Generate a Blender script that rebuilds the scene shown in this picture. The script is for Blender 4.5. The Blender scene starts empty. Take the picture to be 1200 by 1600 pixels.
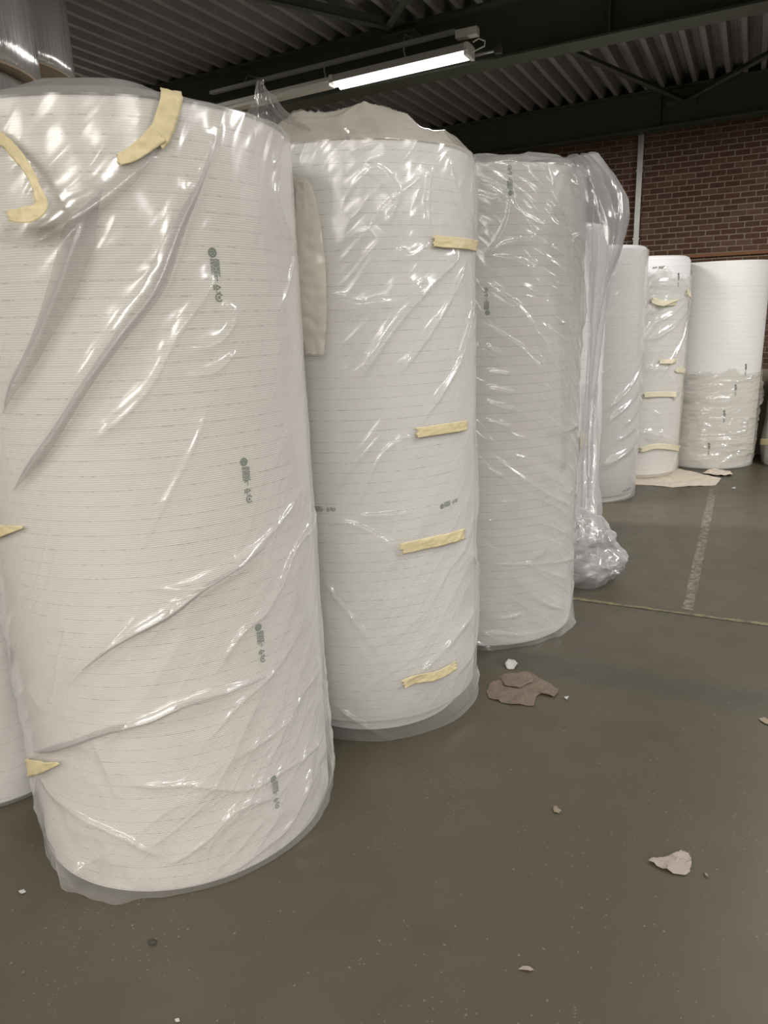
import bpy, bmesh, math, random
import numpy as np
from mathutils import Matrix, Vector

SC = bpy.context.scene
COL = SC.collection
PI = math.pi
rnd = random.Random(7)

# ------------------------------------------------------------------ camera
CAM_H = 1.55
FPX = 1139.5                                   # focal length in pixels of a 1200x1600 frame
YAW, PITCH, ROLL = [math.radians(a) for a in (26.455, 15.204, -2.078)]
F0 = np.array([-math.sin(YAW), math.cos(YAW), 0.]); R0 = np.array([math.cos(YAW), math.sin(YAW), 0.])
U0 = np.array([0., 0., 1.])
CF = F0 * math.cos(PITCH) - U0 * math.sin(PITCH)
_U = U0 * math.cos(PITCH) + F0 * math.sin(PITCH)
CR = R0 * math.cos(ROLL) + _U * math.sin(ROLL)
CU = -R0 * math.sin(ROLL) + _U * math.cos(ROLL)
CO = np.array([0., 0., CAM_H])
cd = bpy.data.cameras.new('camera'); cam = bpy.data.objects.new('camera', cd); COL.objects.link(cam)
cd.sensor_fit = 'VERTICAL'; cd.sensor_height = 36.0; cd.lens = FPX / 1600 * 36.0
cd.clip_start = 0.02; cd.clip_end = 100
m = Matrix.Identity(4)
for i in range(3):
    m[i][0] = CR[i]; m[i][1] = CU[i]; m[i][2] = -CF[i]; m[i][3] = CO[i]
cam.matrix_world = m
SC.camera = cam

# ------------------------------------------------------------------ world, lamps, exposure
w = bpy.data.worlds.new('hall'); SC.world = w; w.use_nodes = True
bg = w.node_tree.nodes['Background']
bg.inputs[0].default_value = (1.0, 0.97, 0.93, 1); bg.inputs[1].default_value = 0.07

def batten_fill_light(name, loc, power, length=1.3, width=0.16, color=(1, .95, .87), rotz=0):
    l = bpy.data.lights.new(name, 'AREA'); l.shape = 'RECTANGLE'; l.size = length; l.size_y = width
    l.energy = power; l.color = color
    o = bpy.data.objects.new(name, l); COL.objects.link(o)
    o.location = loc; o.rotation_euler = (0, 0, rotz)
    return o

WARM = (1, .945, .875); COOL = (1, .975, .95)
for x, y, p, c in [(-1.6, -1.6, 30, WARM), (0.5, -1.6, 28, WARM), (2.6, -1.6, 24, WARM),
                   (0.75, 1.75, 14, WARM), (3.0, 1.75, 12, COOL), (3.2, 4.6, 66, COOL), (1.5, 5.6, 40, COOL),
                   (-3.0, -5.2, 70, WARM), (0.0, -5.2, 80, WARM), (3.0, -5.2, 80, WARM),  # unseen far row, added for level light on the roll fronts
                   (-1.5, -9.5, 90, WARM), (2.5, -9.5, 90, WARM), (6.5, 1.0, 60, COOL), (-5.6, 4.4, 70, WARM), (-6.4, 1.2, 50, WARM), (6.5, -4.0, 60, COOL)]:  # unseen far and side lamps added as fill, left pair brightens the deck
    batten_fill_light('batten_fill_light', (x, y, 3.28), p * 1.22, color=c)

vs = SC.view_settings
vs.view_transform = 'Standard'; vs.look = 'None'; vs.gamma = 1; vs.use_curve_mapping = False
vs.exposure = 0.81
SC.cycles.transparent_max_bounces = 32
SC.cycles.max_bounces = 9
SC.cycles.transmission_bounces = 6
SC.cycles.use_denoising = True
SC.cycles.caustics_reflective = False
SC.cycles.caustics_refractive = False

# ------------------------------------------------------------------ helpers
def ray(x, y):
    return (x - 600) * CR - (y - 800) * CU + FPX * CF

def ground(x, y, z=0.0):
    r = ray(x, y); return CO + r * ((z - CAM_H) / r[2])

def at_y(x, y, Y):
    r = ray(x, y); return CO + r * (Y / r[1])

def at_dist(x, y, s):
    r = ray(x, y); return CO + r * (s / math.hypot(r[0], r[1]))

def mesh_obj(name, verts, faces, mat, parent=None, smooth=False):
    me = bpy.data.meshes.new(name)
    if isinstance(verts, np.ndarray) and isinstance(faces, np.ndarray):
        n, k = faces.shape
        me.vertices.add(len(verts)); me.vertices.foreach_set('co', verts.astype(np.float32).ravel())
        me.loops.add(n * k); me.loops.foreach_set('vertex_index', faces.astype(np.int32).ravel())
        me.polygons.add(n)
        me.polygons.foreach_set('loop_start', np.arange(0, n * k, k, dtype=np.int32))
        me.polygons.foreach_set('loop_total', np.full(n, k, dtype=np.int32))
        me.update(calc_edges=True)
    else:
        me.from_pydata([tuple(v) for v in verts], [], [tuple(f) for f in faces]); me.update()
    if smooth:
        me.polygons.foreach_set('use_smooth', np.ones(len(me.polygons), dtype=bool))
    if mat: me.materials.append(mat)
    o = bpy.data.objects.new(name, me); COL.objects.link(o)
    if parent: o.parent = parent
    return o

def bm_obj(name, bm, mat, parent=None, smooth=False):
    me = bpy.data.meshes.new(name); bmesh.ops.recalc_face_normals(bm, faces=bm.faces); bm.to_mesh(me); bm.free()
    if smooth:
        for p in me.polygons: p.use_smooth = True
    me.materials.append(mat)
    o = bpy.data.objects.new(name, me); COL.objects.link(o)
    if parent: o.parent = parent
    return o

def add_box(bm, x0, x1, y0, y1, z0, z1, slope=0.0, bevel=0.0):
    vs_ = [bm.verts.new((x, y, z + slope * x)) for x in (x0, x1) for y in (y0, y1) for z in (z0, z1)]
    fs = [bm.faces.new([vs_[i] for i in f]) for f in ((0, 1, 3, 2), (4, 6, 7, 5), (0, 4, 5, 1), (2, 3, 7, 6), (0, 2, 6, 4), (1, 5, 7, 3))]
    if bevel:
        es = {e for f in fs for e in f.edges}
        bmesh.ops.bevel(bm, geom=list(es), offset=bevel, segments=2, profile=.5, affect='EDGES')

def add_tube(bm, pts, r, n=8):
    rings = []
    pts = [Vector(p) for p in pts]
    for i, p in enumerate(pts):
        t = (pts[min(i + 1, len(pts) - 1)] - pts[max(i - 1, 0)]).normalized()
        a = t.orthogonal().normalized() if i == 0 else (rings[-1][1] - t * rings[-1][1].dot(t)).normalized()
        b = t.cross(a)
        rings.append(([bm.verts.new(p + (a * math.cos(2 * PI * k / n) + b * math.sin(2 * PI * k / n)) * r) for k in range(n)], a))
    for i in range(len(rings) - 1):
        for k in range(n):
            bm.faces.new((rings[i][0][k], rings[i][0][(k + 1) % n], rings[i + 1][0][(k + 1) % n], rings[i + 1][0][k]))
    bm.faces.new(rings[0][0][::-1]); bm.faces.new(rings[-1][0])

def thing(name, label, cat, loc=(0, 0, 0), group=None):
    o = bpy.data.objects.new(name, None); COL.objects.link(o); o.location = loc
    o.empty_display_size = .1
    return tag(o, label, cat, group)

def tag(o, label, cat, group=None):
    o['label'] = label; o['category'] = cat
    if group: o['group'] = group
    return o

def structure(o):
    o['kind'] = 'structure'; return o

# value noise ------------------------------------------------------
_T = np.random.RandomState(3).uniform(-1, 1, (8, 256, 256))
def vnoise(u, v, seed=0):
    T = _T[seed % 8]; off = seed * 37.17
    u = np.asarray(u, float) + off; v = np.asarray(v, float) + off * .7
    iu = np.floor(u).astype(int); iv = np.floor(v).astype(int)
    fu = u - iu; fv = v - iv
    fu = fu * fu * fu * (fu * (fu * 6 - 15) + 10); fv = fv * fv * fv * (fv * (fv * 6 - 15) + 10)
    a = T[iu % 256, iv % 256]; b = T[(iu + 1) % 256, iv % 256]; c = T[iu % 256, (iv + 1) % 256]; d = T[(iu + 1) % 256, (iv + 1) % 256]
    return (a * (1 - fu) + b * fu) * (1 - fv) + (c * (1 - fu) + d * fu) * fv

def ridged(u, v, seed, power=3.0):
    return (1 - np.abs(vnoise(u, v, seed))) ** power

# ------------------------------------------------------------------ materials
class NT:
    def __init__(s, name):
        s.m = bpy.data.materials.new(name); s.m.use_nodes = True; s.t = s.m.node_tree
        s.t.nodes.clear(); s.out = s.n('ShaderNodeOutputMaterial')
    def n(s, typ, **kw):
        nd = s.t.nodes.new(typ)
        for k, v in kw.items():
            if k.startswith('i_'):
                key = k[2:]; nd.inputs[int(key) if key.isdigit() else key.replace('_', ' ')].default_value = v
            else: setattr(nd, k, v)
        return nd
    def l(s, a, b): s.t.links.new(a, b)
    def math(s, op, a, b=None, c=None, clamp=False):
        nd = s.n('ShaderNodeMath', operation=op, use_clamp=clamp)
        for i, x in enumerate((a, b, c)):
            if x is None: continue
            if isinstance(x, (int, float)): nd.inputs[i].default_value = x
            else: s.l(x, nd.inputs[i])
        return nd.outputs[0]
    def mix(s, f, a, b, blend='MIX'):
        nd = s.n('ShaderNodeMix', data_type='RGBA', blend_type=blend)
        for sock, x in ((nd.inputs[0], f), (nd.inputs[6], a), (nd.inputs[7], b)):
            if isinstance(x, (int, float)): sock.default_value = x
            elif isinstance(x, tuple): sock.default_value = (*x, 1) if len(x) == 3 else x
            else: s.l(x, sock)
        return nd.outputs[2]
    def noise(s, vec, scale, detail=3, rough=.55):
        nd = s.n('ShaderNodeTexNoise'); nd.inputs['Scale'].default_value = scale; nd.inputs['Detail'].default_value = detail
        nd.inputs['Roughness'].default_value = rough
        if vec is not None: s.l(vec, nd.inputs['Vector'])
        return nd.outputs['Fac']
    def ramp(s, f, stops):
        nd = s.n('ShaderNodeValToRGB'); cr = nd.color_ramp
        while len(cr.elements) < len(stops): cr.elements.new(.5)
        for e, (p, c) in zip(cr.elements, stops):
            e.position = p; e.color = (*c, 1) if len(c) == 3 else c
        s.l(f, nd.inputs[0]); return nd.outputs[0]
    def bsdf(s, color=None, rough=.5, metal=0.0, bump=None, bstr=.3, bdist=.01, spec=.5):
        p = s.n('ShaderNodeBsdfPrincipled'); p.inputs['Roughness'].default_value = rough if isinstance(rough, float) else .5
        if not isinstance(rough, float): s.l(rough, p.inputs['Roughness'])
        p.inputs['Metallic'].default_value = metal
        p.inputs['Specular IOR Level'].default_value = spec
        if isinstance(color, tuple): p.inputs['Base Color'].default_value = (*color, 1)
        elif color is not None: s.l(color, p.inputs['Base Color'])
        if bump is not None:
            b = s.n('ShaderNodeBump'); b.inputs['Strength'].default_value = bstr; b.inputs['Distance'].default_value = bdist
            s.l(bump, b.inputs['Height']); s.l(b.outputs[0], p.inputs['Normal'])
        s.l(p.outputs[0], s.out.inputs[0]); return p

def simple(name, color, rough=.5, metal=0.0, nscale=20, var=.15, bump=.1):
    t = NT(name); tc = t.n('ShaderNodeTexCoord').outputs['Object']
    nz = t.noise(tc, nscale, 4)
    dark = tuple(c * (1 - var) for c in color); light = tuple(min(1, c * (1 + var)) for c in color)
    t.bsdf(t.mix(nz, dark, light), rough, metal, nz, bump, .005)
    return t.m

def foam_material(name, color, pitch=.0053, line=.037, rib=.35, dash=.55, dark=(.30, .28, .26), width=.022, solid=0.0, tilt=0.0):
    t = NT(name); tc = t.n('ShaderNodeTexCoord').outputs['Object']
    sep = t.n('ShaderNodeSeparateXYZ'); t.l(tc, sep.inputs[0])
    z = sep.outputs[2]
    z = t.math('ADD', z, t.math('MULTIPLY', t.math('SUBTRACT', t.noise(tc, 2.2, 1), .5), .006))
    if tilt: z = t.math('ADD', z, t.math('MULTIPLY', sep.outputs[0], tilt))
    fr = t.math('FRACT', t.math('DIVIDE', z, pitch))
    rb = t.math('ABSOLUTE', t.math('SUBTRACT', fr, .5))          # 0 crest .. .5 groove
    groove = t.math('SMOOTH_MIN', t.math('MULTIPLY', rb, 2.0), 1.0, .1)
    q = t.math('DIVIDE', z, line)
    fl = t.math('ABSOLUTE', t.math('SUBTRACT', t.math('FRACT', q), .5))
    ln = t.math('LESS_THAN', fl, width)
    cmb = t.n('ShaderNodeCombineXYZ'); t.l(sep.outputs[0], cmb.inputs[0]); t.l(sep.outputs[1], cmb.inputs[1])
    t.l(t.math('MULTIPLY', t.math('FLOOR', q), 1.7), cmb.inputs[2])
    d1 = t.math('GREATER_THAN', t.noise(cmb.outputs[0], 55, 4, .75), dash)
    d2 = t.math('MULTIPLY', t.math('GREATER_THAN', t.noise(cmb.outputs[0], 130, 1), .62), .55)
    lm = t.math('MULTIPLY', ln, t.math('ADD', t.math('MULTIPLY', t.math('MAXIMUM', d1, d2), .65), .22 + solid), clamp=True)
    base = t.mix(t.math('MULTIPLY', t.math('POWER', groove, 2.5), .42 * rib / .35), color, tuple(c * .55 for c in color))
    colr = t.mix(lm, base, dark)
    soft = t.math('MULTIPLY', t.noise(tc, 5, 2), .10)
    colr = t.mix(soft, colr, (.62, .60, .58))
    hgt = t.math('MULTIPLY', t.math('SUBTRACT', 1.0, groove), 1.0)
    t.bsdf(colr, .62, 0, hgt, rib, .002, .3)
    return t.m

def film_material(name, haze=.10, haze_col=(.60, .60, .61), edge=.5, rough=.13, f0=.09, tint=(.985, .985, .98), gain=1.0, bump=0.0, bscale=60, tl=.35):
    tlf = tl; t = NT(name)
    lw = t.n('ShaderNodeLayerWeight'); lw.inputs[0].default_value = .5
    fc = lw.outputs['Facing']
    tr = t.n('ShaderNodeBsdfTransparent'); tr.inputs[0].default_value = (*tint, 1)
    df = t.n('ShaderNodeBsdfDiffuse'); df.inputs[0].default_value = (*haze_col, 1)
    tl = t.n('ShaderNodeBsdfTranslucent'); tl.inputs[0].default_value = (*haze_col, 1)
    mh = t.n('ShaderNodeMixShader'); mh.inputs[0].default_value = tlf
    t.l(df.outputs[0], mh.inputs[1]); t.l(tl.outputs[0], mh.inputs[2])
    tc = t.n('ShaderNodeTexCoord').outputs['Object']
    nz = t.noise(tc, 3.0, 3)
    a = t.math('ADD', t.math('MULTIPLY', t.math('POWER', fc, 2.0), edge), t.math('MULTIPLY', t.math('ADD', nz, .5), haze), clamp=True)
    m1 = t.n('ShaderNodeMixShader'); t.l(a, m1.inputs[0]); t.l(tr.outputs[0], m1.inputs[1]); t.l(mh.outputs[0], m1.inputs[2])
    gl = t.n('ShaderNodeBsdfGlossy'); gl.inputs['Roughness'].default_value = rough
    gl.inputs[0].default_value = (gain, gain, gain, 1)
    if bump:
        b = t.n('ShaderNodeBump'); b.inputs['Strength'].default_value = bump; b.inputs['Distance'].default_value = .004
        t.l(t.noise(tc, bscale, 3), b.inputs['Height']); t.l(b.outputs[0], gl.inputs['Normal'])
    fr = t.math('ADD', t.math('MULTIPLY', t.math('POWER', fc, 5.0), .8), f0, clamp=True)
    m2 = t.n('ShaderNodeMixShader'); t.l(fr, m2.inputs[0]); t.l(m1.outputs[0], m2.inputs[1]); t.l(gl.outputs[0], m2.inputs[2])
    t.l(m2.outputs[0], t.out.inputs[0])
    return t.m

M = {}
M['foam_a'] = foam_material('foam_ribbed', (.90, .875, .84), tilt=.01)
M['foam_b'] = foam_material('foam_ribbed_fine', (.945, .945, .94), line=.036, rib=.28, tilt=-.006)
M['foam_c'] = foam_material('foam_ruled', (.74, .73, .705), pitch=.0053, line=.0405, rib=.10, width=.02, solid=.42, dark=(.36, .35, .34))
M['foam_far'] = foam_material('foam_plain', (.90, .90, .90), pitch=.02, line=.055, rib=.10, dash=.6, width=.03)
M['foam_slim'] = foam_material('foam_shaded_white', (.64, .63, .62), pitch=.02, line=.055, rib=.10, dash=.6, width=.03)  # plain white foam with the shade on this roll darkened into its colour
M['foam_warm'] = foam_material('foam_cream', (.84, .83, .805), pitch=.02, line=.05, rib=.08, dash=.6, width=.02)
M['film'] = film_material('film_clear', haze=.20, haze_col=(.80, .79, .78), edge=.55, rough=.16, f0=.052)
M['film_grey'] = film_material('film_hazy', haze=.34, haze_col=(.50, .49, .48), edge=.5, rough=.26, f0=.035)
M['film_cap'] = film_material('film_cap', haze=.40, haze_col=(.60, .59, .58), edge=.5, rough=.26, f0=.04)
M['film_loose'] = film_material('film_loose', haze=.30, haze_col=(.74, .74, .77), edge=.55, rough=.12, f0=.09)
M['film_bag'] = film_material('film_bag', haze=.26, haze_col=(.74, .74, .76), edge=.7, rough=.16, f0=.06)
M['film_cream'] = film_material('film_cream', haze=.50, haze_col=(.92, .89, .82), edge=.5, rough=.16, f0=.07, tint=(.96, .94, .9), tl=.6)
M['flap'] = film_material('film_flap', haze=.85, haze_col=(.86, .82, .73), edge=.5, rough=.25, f0=.05, tint=(.95, .92, .86), tl=.3)
M['film_stretch'] = film_material('film_stretch', haze=.18, haze_col=(.84, .79, .70), edge=.4, rough=.12, f0=.09, bump=.35, bscale=40)
M['tape'] = simple('masking_tape', (.78, .68, .42), .55, 0, 60, .10, .25)
M['tape_hazy'] = simple('masking_tape_under_film', (.80, .73, .54), .55, 0, 40, .08, .2)
M['ink'] = simple('green_ink', (.13, .20, .13), .6, 0, 90, .3, 0)
M['ink_dark'] = simple('dark_ink', (.07, .08, .07), .6, 0, 90, .3, 0)
M['core'] = simple('core_card', (.45, .36, .26), .8, 0, 30, .2, .1)
M['beam'] = simple('green_beam_paint', (.052, .062, .040), .5, 0, 6, .25, .05)
M['brace'] = simple('dark_brace_paint', (.06, .068, .05), .55, 0, 10, .2, .05)
M['rail'] = simple('galvanised', (.42, .42, .40), .42, .6, 30, .15, .05)
M['white_metal'] = simple('white_enamel', (.72, .71, .66), .35, 0, 10, .06, .02)
M['plastic_white'] = simple('white_plastic', (.70, .69, .63), .4, 0, 10, .06, .02)
M['timber'] = simple('timber_rail', (.20, .085, .035), .7, 0, 14, .3, .2)
M['paper'] = simple('torn_white_paper', (.33, .285, .25), .8, 0, 40, .16, .5)
M['white_scrap'] = simple('white_scrap', (.50, .49, .47), .7, 0, 40, .08, .3)
M['card'] = simple('brown_card', (.165, .128, .098), .85, 0, 18, .25, .6)
M['tan_scrap'] = simple('tan_scrap', (.25, .205, .155), .85, 0, 30, .2, .4)
M['card_light'] = simple('pale_card', (.66, .58, .48), .8, 0, 12, .14, .4)
M['dark_scrap'] = simple('dark_scrap', (.05, .045, .04), .8, 0, 40, .2, .3)
M['grey_body'] = simple('grey_roll_body', (.38, .37, .355), .5, 0, 6, .12, .05)

def emission(name, color, strength):
    t = NT(name); e = t.n('ShaderNodeEmission'); e.inputs[0].default_value = (*color, 1); e.inputs[1].default_value = strength
    t.l(e.outputs[0], t.out.inputs[0]); return t.m
M['tube'] = emission('lit_tube', (1, .985, .97), 2.6)

def deck_material():
    t = NT('roof_deck'); tc = t.n('ShaderNodeTexCoord').outputs['Object']
    nz = t.noise(tc, 5, 5)
    t.bsdf(t.mix(nz, (.23, .225, .215), (.36, .352, .34)), .6, .15, nz, .05, .01); return t.m
M['deck'] = deck_material()

def brick_material():
    t = NT('brick'); oi = t.n('ShaderNodeObjectInfo'); ge = t.n('ShaderNodeNewGeometry')
    r = t.math('FRACT', t.math('ADD', oi.outputs['Random'], ge.outputs['Random Per Island']))
    tc = t.n('ShaderNodeTexCoord'); pos = ge.outputs['Position']
    c = t.ramp(r, [(0, (.072, .036, .022)), (.3, (.108, .052, .032)), (.55, (.092, .052, .034)), (.8, (.130, .070, .044)), (1, (.148, .092, .062))])
    n1 = t.noise(pos, 60, 4)
    c = t.mix(t.math('MULTIPLY', n1, .5), c, (.09, .05, .04))
    t.bsdf(c, .85, 0, n1, .5, .004, .2); return t.m
M['brick'] = brick_material()
M['wall_plain'] = simple('plain_wall', (.13, .105, .085), .8, 0, 3, .1, .05)
M['mortar'] = simple('mortar', (.29, .235, .18), .9, 0, 30, .2, .3)

def floor_material():
    t = NT('concrete_floor'); tc = t.n('ShaderNodeTexCoord').outputs['Object']
    n1 = t.noise(tc, .9, 5, .6); n2 = t.noise(tc, 7, 5, .65); n3 = t.noise(tc, 90, 2)
    c = t.mix(n1, (.066, .056, .036), (.092, .079, .052))
    n4 = t.ramp(t.noise(tc, 14, 6, .7), [(.40, (0, 0, 0)), (.68, (1, 1, 1))])
    c = t.mix(t.math('MULTIPLY', n4, .26), c, (.112, .097, .070))
    c = t.mix(t.math('MULTIPLY', t.ramp(n2, [(.42, (0, 0, 0)), (.70, (1, 1, 1))]), .55), c, (.060, .052, .037))
    c = t.mix(t.math('MULTIPLY', t.math('GREATER_THAN', n3, .63), .25), c, (.052, .046, .036))
    # wheel and spill stains
    st = t.ramp(t.noise(tc, 2.6, 3), [(.62, (0, 0, 0)), (.72, (1, 1, 1))])
    c = t.mix(t.math('MULTIPLY', st, .38), c, (.044, .038, .028))
    # darker greenish strip crossing the bay
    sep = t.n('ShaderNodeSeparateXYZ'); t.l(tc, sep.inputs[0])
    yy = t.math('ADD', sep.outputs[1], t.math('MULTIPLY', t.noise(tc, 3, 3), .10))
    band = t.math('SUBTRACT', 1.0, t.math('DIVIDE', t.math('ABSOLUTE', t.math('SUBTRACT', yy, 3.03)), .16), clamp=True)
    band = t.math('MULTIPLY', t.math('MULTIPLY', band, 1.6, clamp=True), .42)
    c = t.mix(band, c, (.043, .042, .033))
    # white dust specks
    vo = t.n('ShaderNodeTexVoronoi'); vo.inputs['Scale'].default_value = 26; t.l(tc, vo.inputs['Vector'])
    sp = t.math('MULTIPLY', t.math('LESS_THAN', vo.outputs['Distance'], .085),
                t.math('GREATER_THAN', t.noise(tc, 31, 2), .52))
    vo2 = t.n('ShaderNodeTexVoronoi'); vo2.inputs['Scale'].default_value = 60; t.l(tc, vo2.inputs['Vector'])
    sp2 = t.math('MULTIPLY', t.math('LESS_THAN', vo2.outputs['Distance'], .12), t.math('GREATER_THAN', t.noise(tc, 3.1, 4), .52))
    c = t.mix(t.math('MULTIPLY', t.math('MAXIMUM', sp, sp2), .38), c, (.34, .31, .26))
    t.bsdf(c, t.math('ADD', t.math('MULTIPLY', n2, .2), .34), 0, n2, .10, .003, .6); return t.m
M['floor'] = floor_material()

def worn_paint(name, color, keep):
    t = NT(name); tc = t.n('ShaderNodeTexCoord').outputs['Object']
    f = t.ramp(t.noise(tc, 30, 5, .7), [(keep, (0, 0, 0)), (keep + .16, (1, 1, 1))])
    t.bsdf(t.mix(f, (.095, .083, .06), color), .7); return t.m
M['line_white'] = worn_paint('worn_white_line', (.21, .195, .165), .44)
M['joint'] = worn_paint('joint_filler', (.20, .17, .09), .40)
M['joint_dark'] = simple('joint_gap', (.045, .04, .033), .9)

# ------------------------------------------------------------------ setting: floor
SLOPE = .021
WALL_Y = 8.42
DECK_Z = 3.552                                   # underside of the deck at x = 0
JY = 3.80
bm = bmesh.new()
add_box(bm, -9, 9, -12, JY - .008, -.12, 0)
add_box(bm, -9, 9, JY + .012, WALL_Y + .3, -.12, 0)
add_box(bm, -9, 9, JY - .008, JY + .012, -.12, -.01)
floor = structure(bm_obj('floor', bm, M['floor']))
# joint filler bead and painted line lie on the slab
def wavy_strip(name, pts, width, mat, z=.0015, n=60, rough=.25, seed=1, parent=None, th=.003):
    p0, p1 = np.array(pts[0]), np.array(pts[1]); d = p1 - p0; L = np.hypot(*d); d /= L; nn = np.array([-d[1], d[0]])
    V, Fc = [], []
    for i in range(n + 1):
        q = p0 + d * L * i / n
        wl = width * (1 + rough * float(vnoise(i * .7, 0, seed))); wr = width * (1 + rough * float(vnoise(i * .7, 9, seed)))
        a = q + nn * wl / 2; b = q - nn * wr / 2
        V += [(a[0], a[1], z), (b[0], b[1], z), (a[0], a[1], z - th), (b[0], b[1], z - th)]
        if i:
            k = 4 * i
            Fc += [(k - 4, k - 3, k + 1, k), (k - 4, k, k + 2, k - 2), (k - 3, k - 1, k + 3, k + 1)]
    return mesh_obj(name, V, Fc, mat, parent)
wavy_strip('joint_filler', ((-9, JY + .004), (5, JY + .004)), .024, M['joint'], .003, 500, .6, 2, floor, .012)
wavy_strip('joint_gap', ((-9, JY - .013), (5, JY - .013)), .009, M['joint_dark'], .001, 300, .5, 4, floor, .003)
wavy_strip('painted_line', ((-.17, 3.86), (-.163, 8.0)), .055, M['line_white'], .0012, 120, .12, 3, floor, .001)

# ------------------------------------------------------------------ setting: ceiling deck, beams, braces
CE = structure(mesh_obj('ceiling', [(-9, -12, DECK_Z + .115 - 9 * SLOPE), (9, -12, DECK_Z + .115 + 9 * SLOPE),
                                    (9, WALL_Y + .3, DECK_Z + .115 + 9 * SLOPE), (-9, WALL_Y + .3, DECK_Z + .115 - 9 * SLOPE)], [(0, 1, 2, 3)], M['deck']))
PIT, NR = .142, 7
prof = []
for k in range(NR):
    x = k * PIT
    prof += [(x, .10), (x + .030, .10), (x + .032, .094), (x + .046, .094), (x + .048, .10), (x + .078, .10), (x + .090, 0), (x + .128, 0)]
prof.append((NR * PIT, .10))
V, Fc = [], []
for i, (x, z) in enumerate(prof):
    V += [(x, -12, z + SLOPE * x), (x, WALL_Y + .28, z + SLOPE * x)]
    if i: Fc.append((2 * i - 2, 2 * i - 1, 2 * i + 1, 2 * i))
sheet = mesh_obj('deck_sheet', V, Fc, M['deck'], CE)
xs = -9.0; first = True
while xs < 9:
    o = sheet if first else sheet.copy()
    if not first: COL.objects.link(o); o.parent = CE
    o.location = (xs, 0, DECK_Z + SLOPE * xs); first = False
    xs += NR * PIT

def steel_beam(y0, depth=.345, fw=.2):
    bm = bmesh.new(); yc = y0 + fw / 2; zt = DECK_Z - .005; zb = zt - depth
    add_box(bm, -9, 9, yc - .005, yc + .005, zb + .012, zt - .012, SLOPE)
    o = structure(bm_obj('ceiling_beam', bm, M['beam']))
    for z in (zb, zt - .014):
        b2 = bmesh.new(); add_box(b2, -9, 9, y0, y0 + fw, z, z + .014, SLOPE); bm_obj('flange', b2, M['beam'], o)
    for xx in (-6.5, -.95, 3.2):                                    # web stiffeners
        b2 = bmesh.new(); add_box(b2, xx - .005, xx + .005, y0 + .01, yc - .006, zb + .015, zt - .015, SLOPE)
        bm_obj('stiffener_plate', b2, M['beam'], o)
    return o
B1Y, B2Y = 5.3, 8.15
BE1 = steel_beam(B1Y); BE2 = steel_beam(B2Y); BE3 = steel_beam(1.0)

def angle_bar(a, b, par):
    a, b = Vector(a), Vector(b); bm = bmesh.new()
    d = (b - a).normalized(); s = d.cross(Vector((0, 0, 1))).normalized(); L = .055; t_ = .007
    for (u0, u1, w0, w1) in ((0, L, 0, t_), (0, t_, 0, L)):
        vv = [bm.verts.new(p + s * u + Vector((0, 0, wz))) for p in (a, b) for u in (u0, u1) for wz in (w0, w1)]
        for f in ((0, 1, 3, 2), (4, 6, 7, 5), (0, 4, 5, 1), (2, 3, 7, 6), (0, 2, 6, 4), (1, 5, 7, 3)): bm.faces.new([vv[i] for i in f])
    return bm_obj('brace', bm, M['brace'], par)
def zc(x, dz): return DECK_Z + SLOPE * x + dz
N2 = (-.76, B2Y + .02); N1 = (-2.33, 5.08)
N1b = (-1.55, B1Y + .2); N1c = (1.1, B1Y + .2)
for (p, q) in ((N1b, N2), (N2, N1c)):
    angle_bar((p[0], p[1], zc(p[0], -.18)), (q[0], q[1], zc(q[0], -.16)), BE2)
for (p, q) in ((N1, (-4.39, 1.22)), (N1, (.85, 1.22))):
    angle_bar((p[0], p[1], zc(p[0], -.10)), (q[0], q[1], zc(q[0], -.10)), BE1)
for p, dz, par in ((N2, -.175, BE2), ((N1[0], B1Y), -.115, BE1)):
    bm = bmesh.new(); add_box(bm, p[0] - .13, p[0] + .13, p[1] - .14, p[1] + .02, zc(p[0], dz), zc(p[0], dz) + .012)
    bm_obj('gusset_plate', bm, M['brace'], par)

# ------------------------------------------------------------------ setting: back wall, bricks
BP, BL, BJ = .0547, .139, .0085
bm = bmesh.new(); add_box(bm, -9, 9, WALL_Y + .006, WALL_Y + .3, 0, 3.75)
wall = structure(bm_obj('wall_back', bm, M['mortar']))
bm = bmesh.new(); add_box(bm, -BL / 2 + BJ / 2, BL / 2 - BJ / 2, 0, .06, -BP / 2 + BJ / 2, BP / 2 - BJ / 2)
for v in bm.verts:
    if v.co.y < .001: v.co.x *= .985; v.co.z *= .96
bm_obj0 = bm_obj('brick', bm, M['brick'], wall)
nmade = 0; rest = bmesh.new()
rows = int(3.5 / BP)
for r in range(rows):
    zc0 = (r + .5) * BP
    for k in range(int(10 / BL)):
        x = -7.5 + (k + (.5 if r % 2 else 0)) * BL + (.0 if r % 4 < 2 else .008)
        dy = rnd.uniform(-.002, .002)
        if -1.78 < x < .30 and 1.98 < zc0 < 3.19 and nmade < 300:
            o = bm_obj0 if nmade == 0 else bm_obj0.copy()
            if nmade: COL.objects.link(o); o.parent = wall
            o.location = (x, WALL_Y + dy, zc0); o.rotation_euler = (0, rnd.uniform(-.006, .006), 0); o.scale = (rnd.uniform(.98, 1.01), 1, rnd.uniform(.95, 1.03)); nmade += 1
        elif x > -4.6 and x < 2.4 and zc0 > .9:
            add_box(rest, x - BL / 2 + BJ / 2, x + BL / 2 - BJ / 2, WALL_Y + dy, WALL_Y + .03, zc0 - BP / 2 + BJ / 2, zc0 + BP / 2 - BJ / 2)
rb = bm_obj('brick_courses', rest, M['brick'], wall); rb['kind'] = 'stuff'
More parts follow.
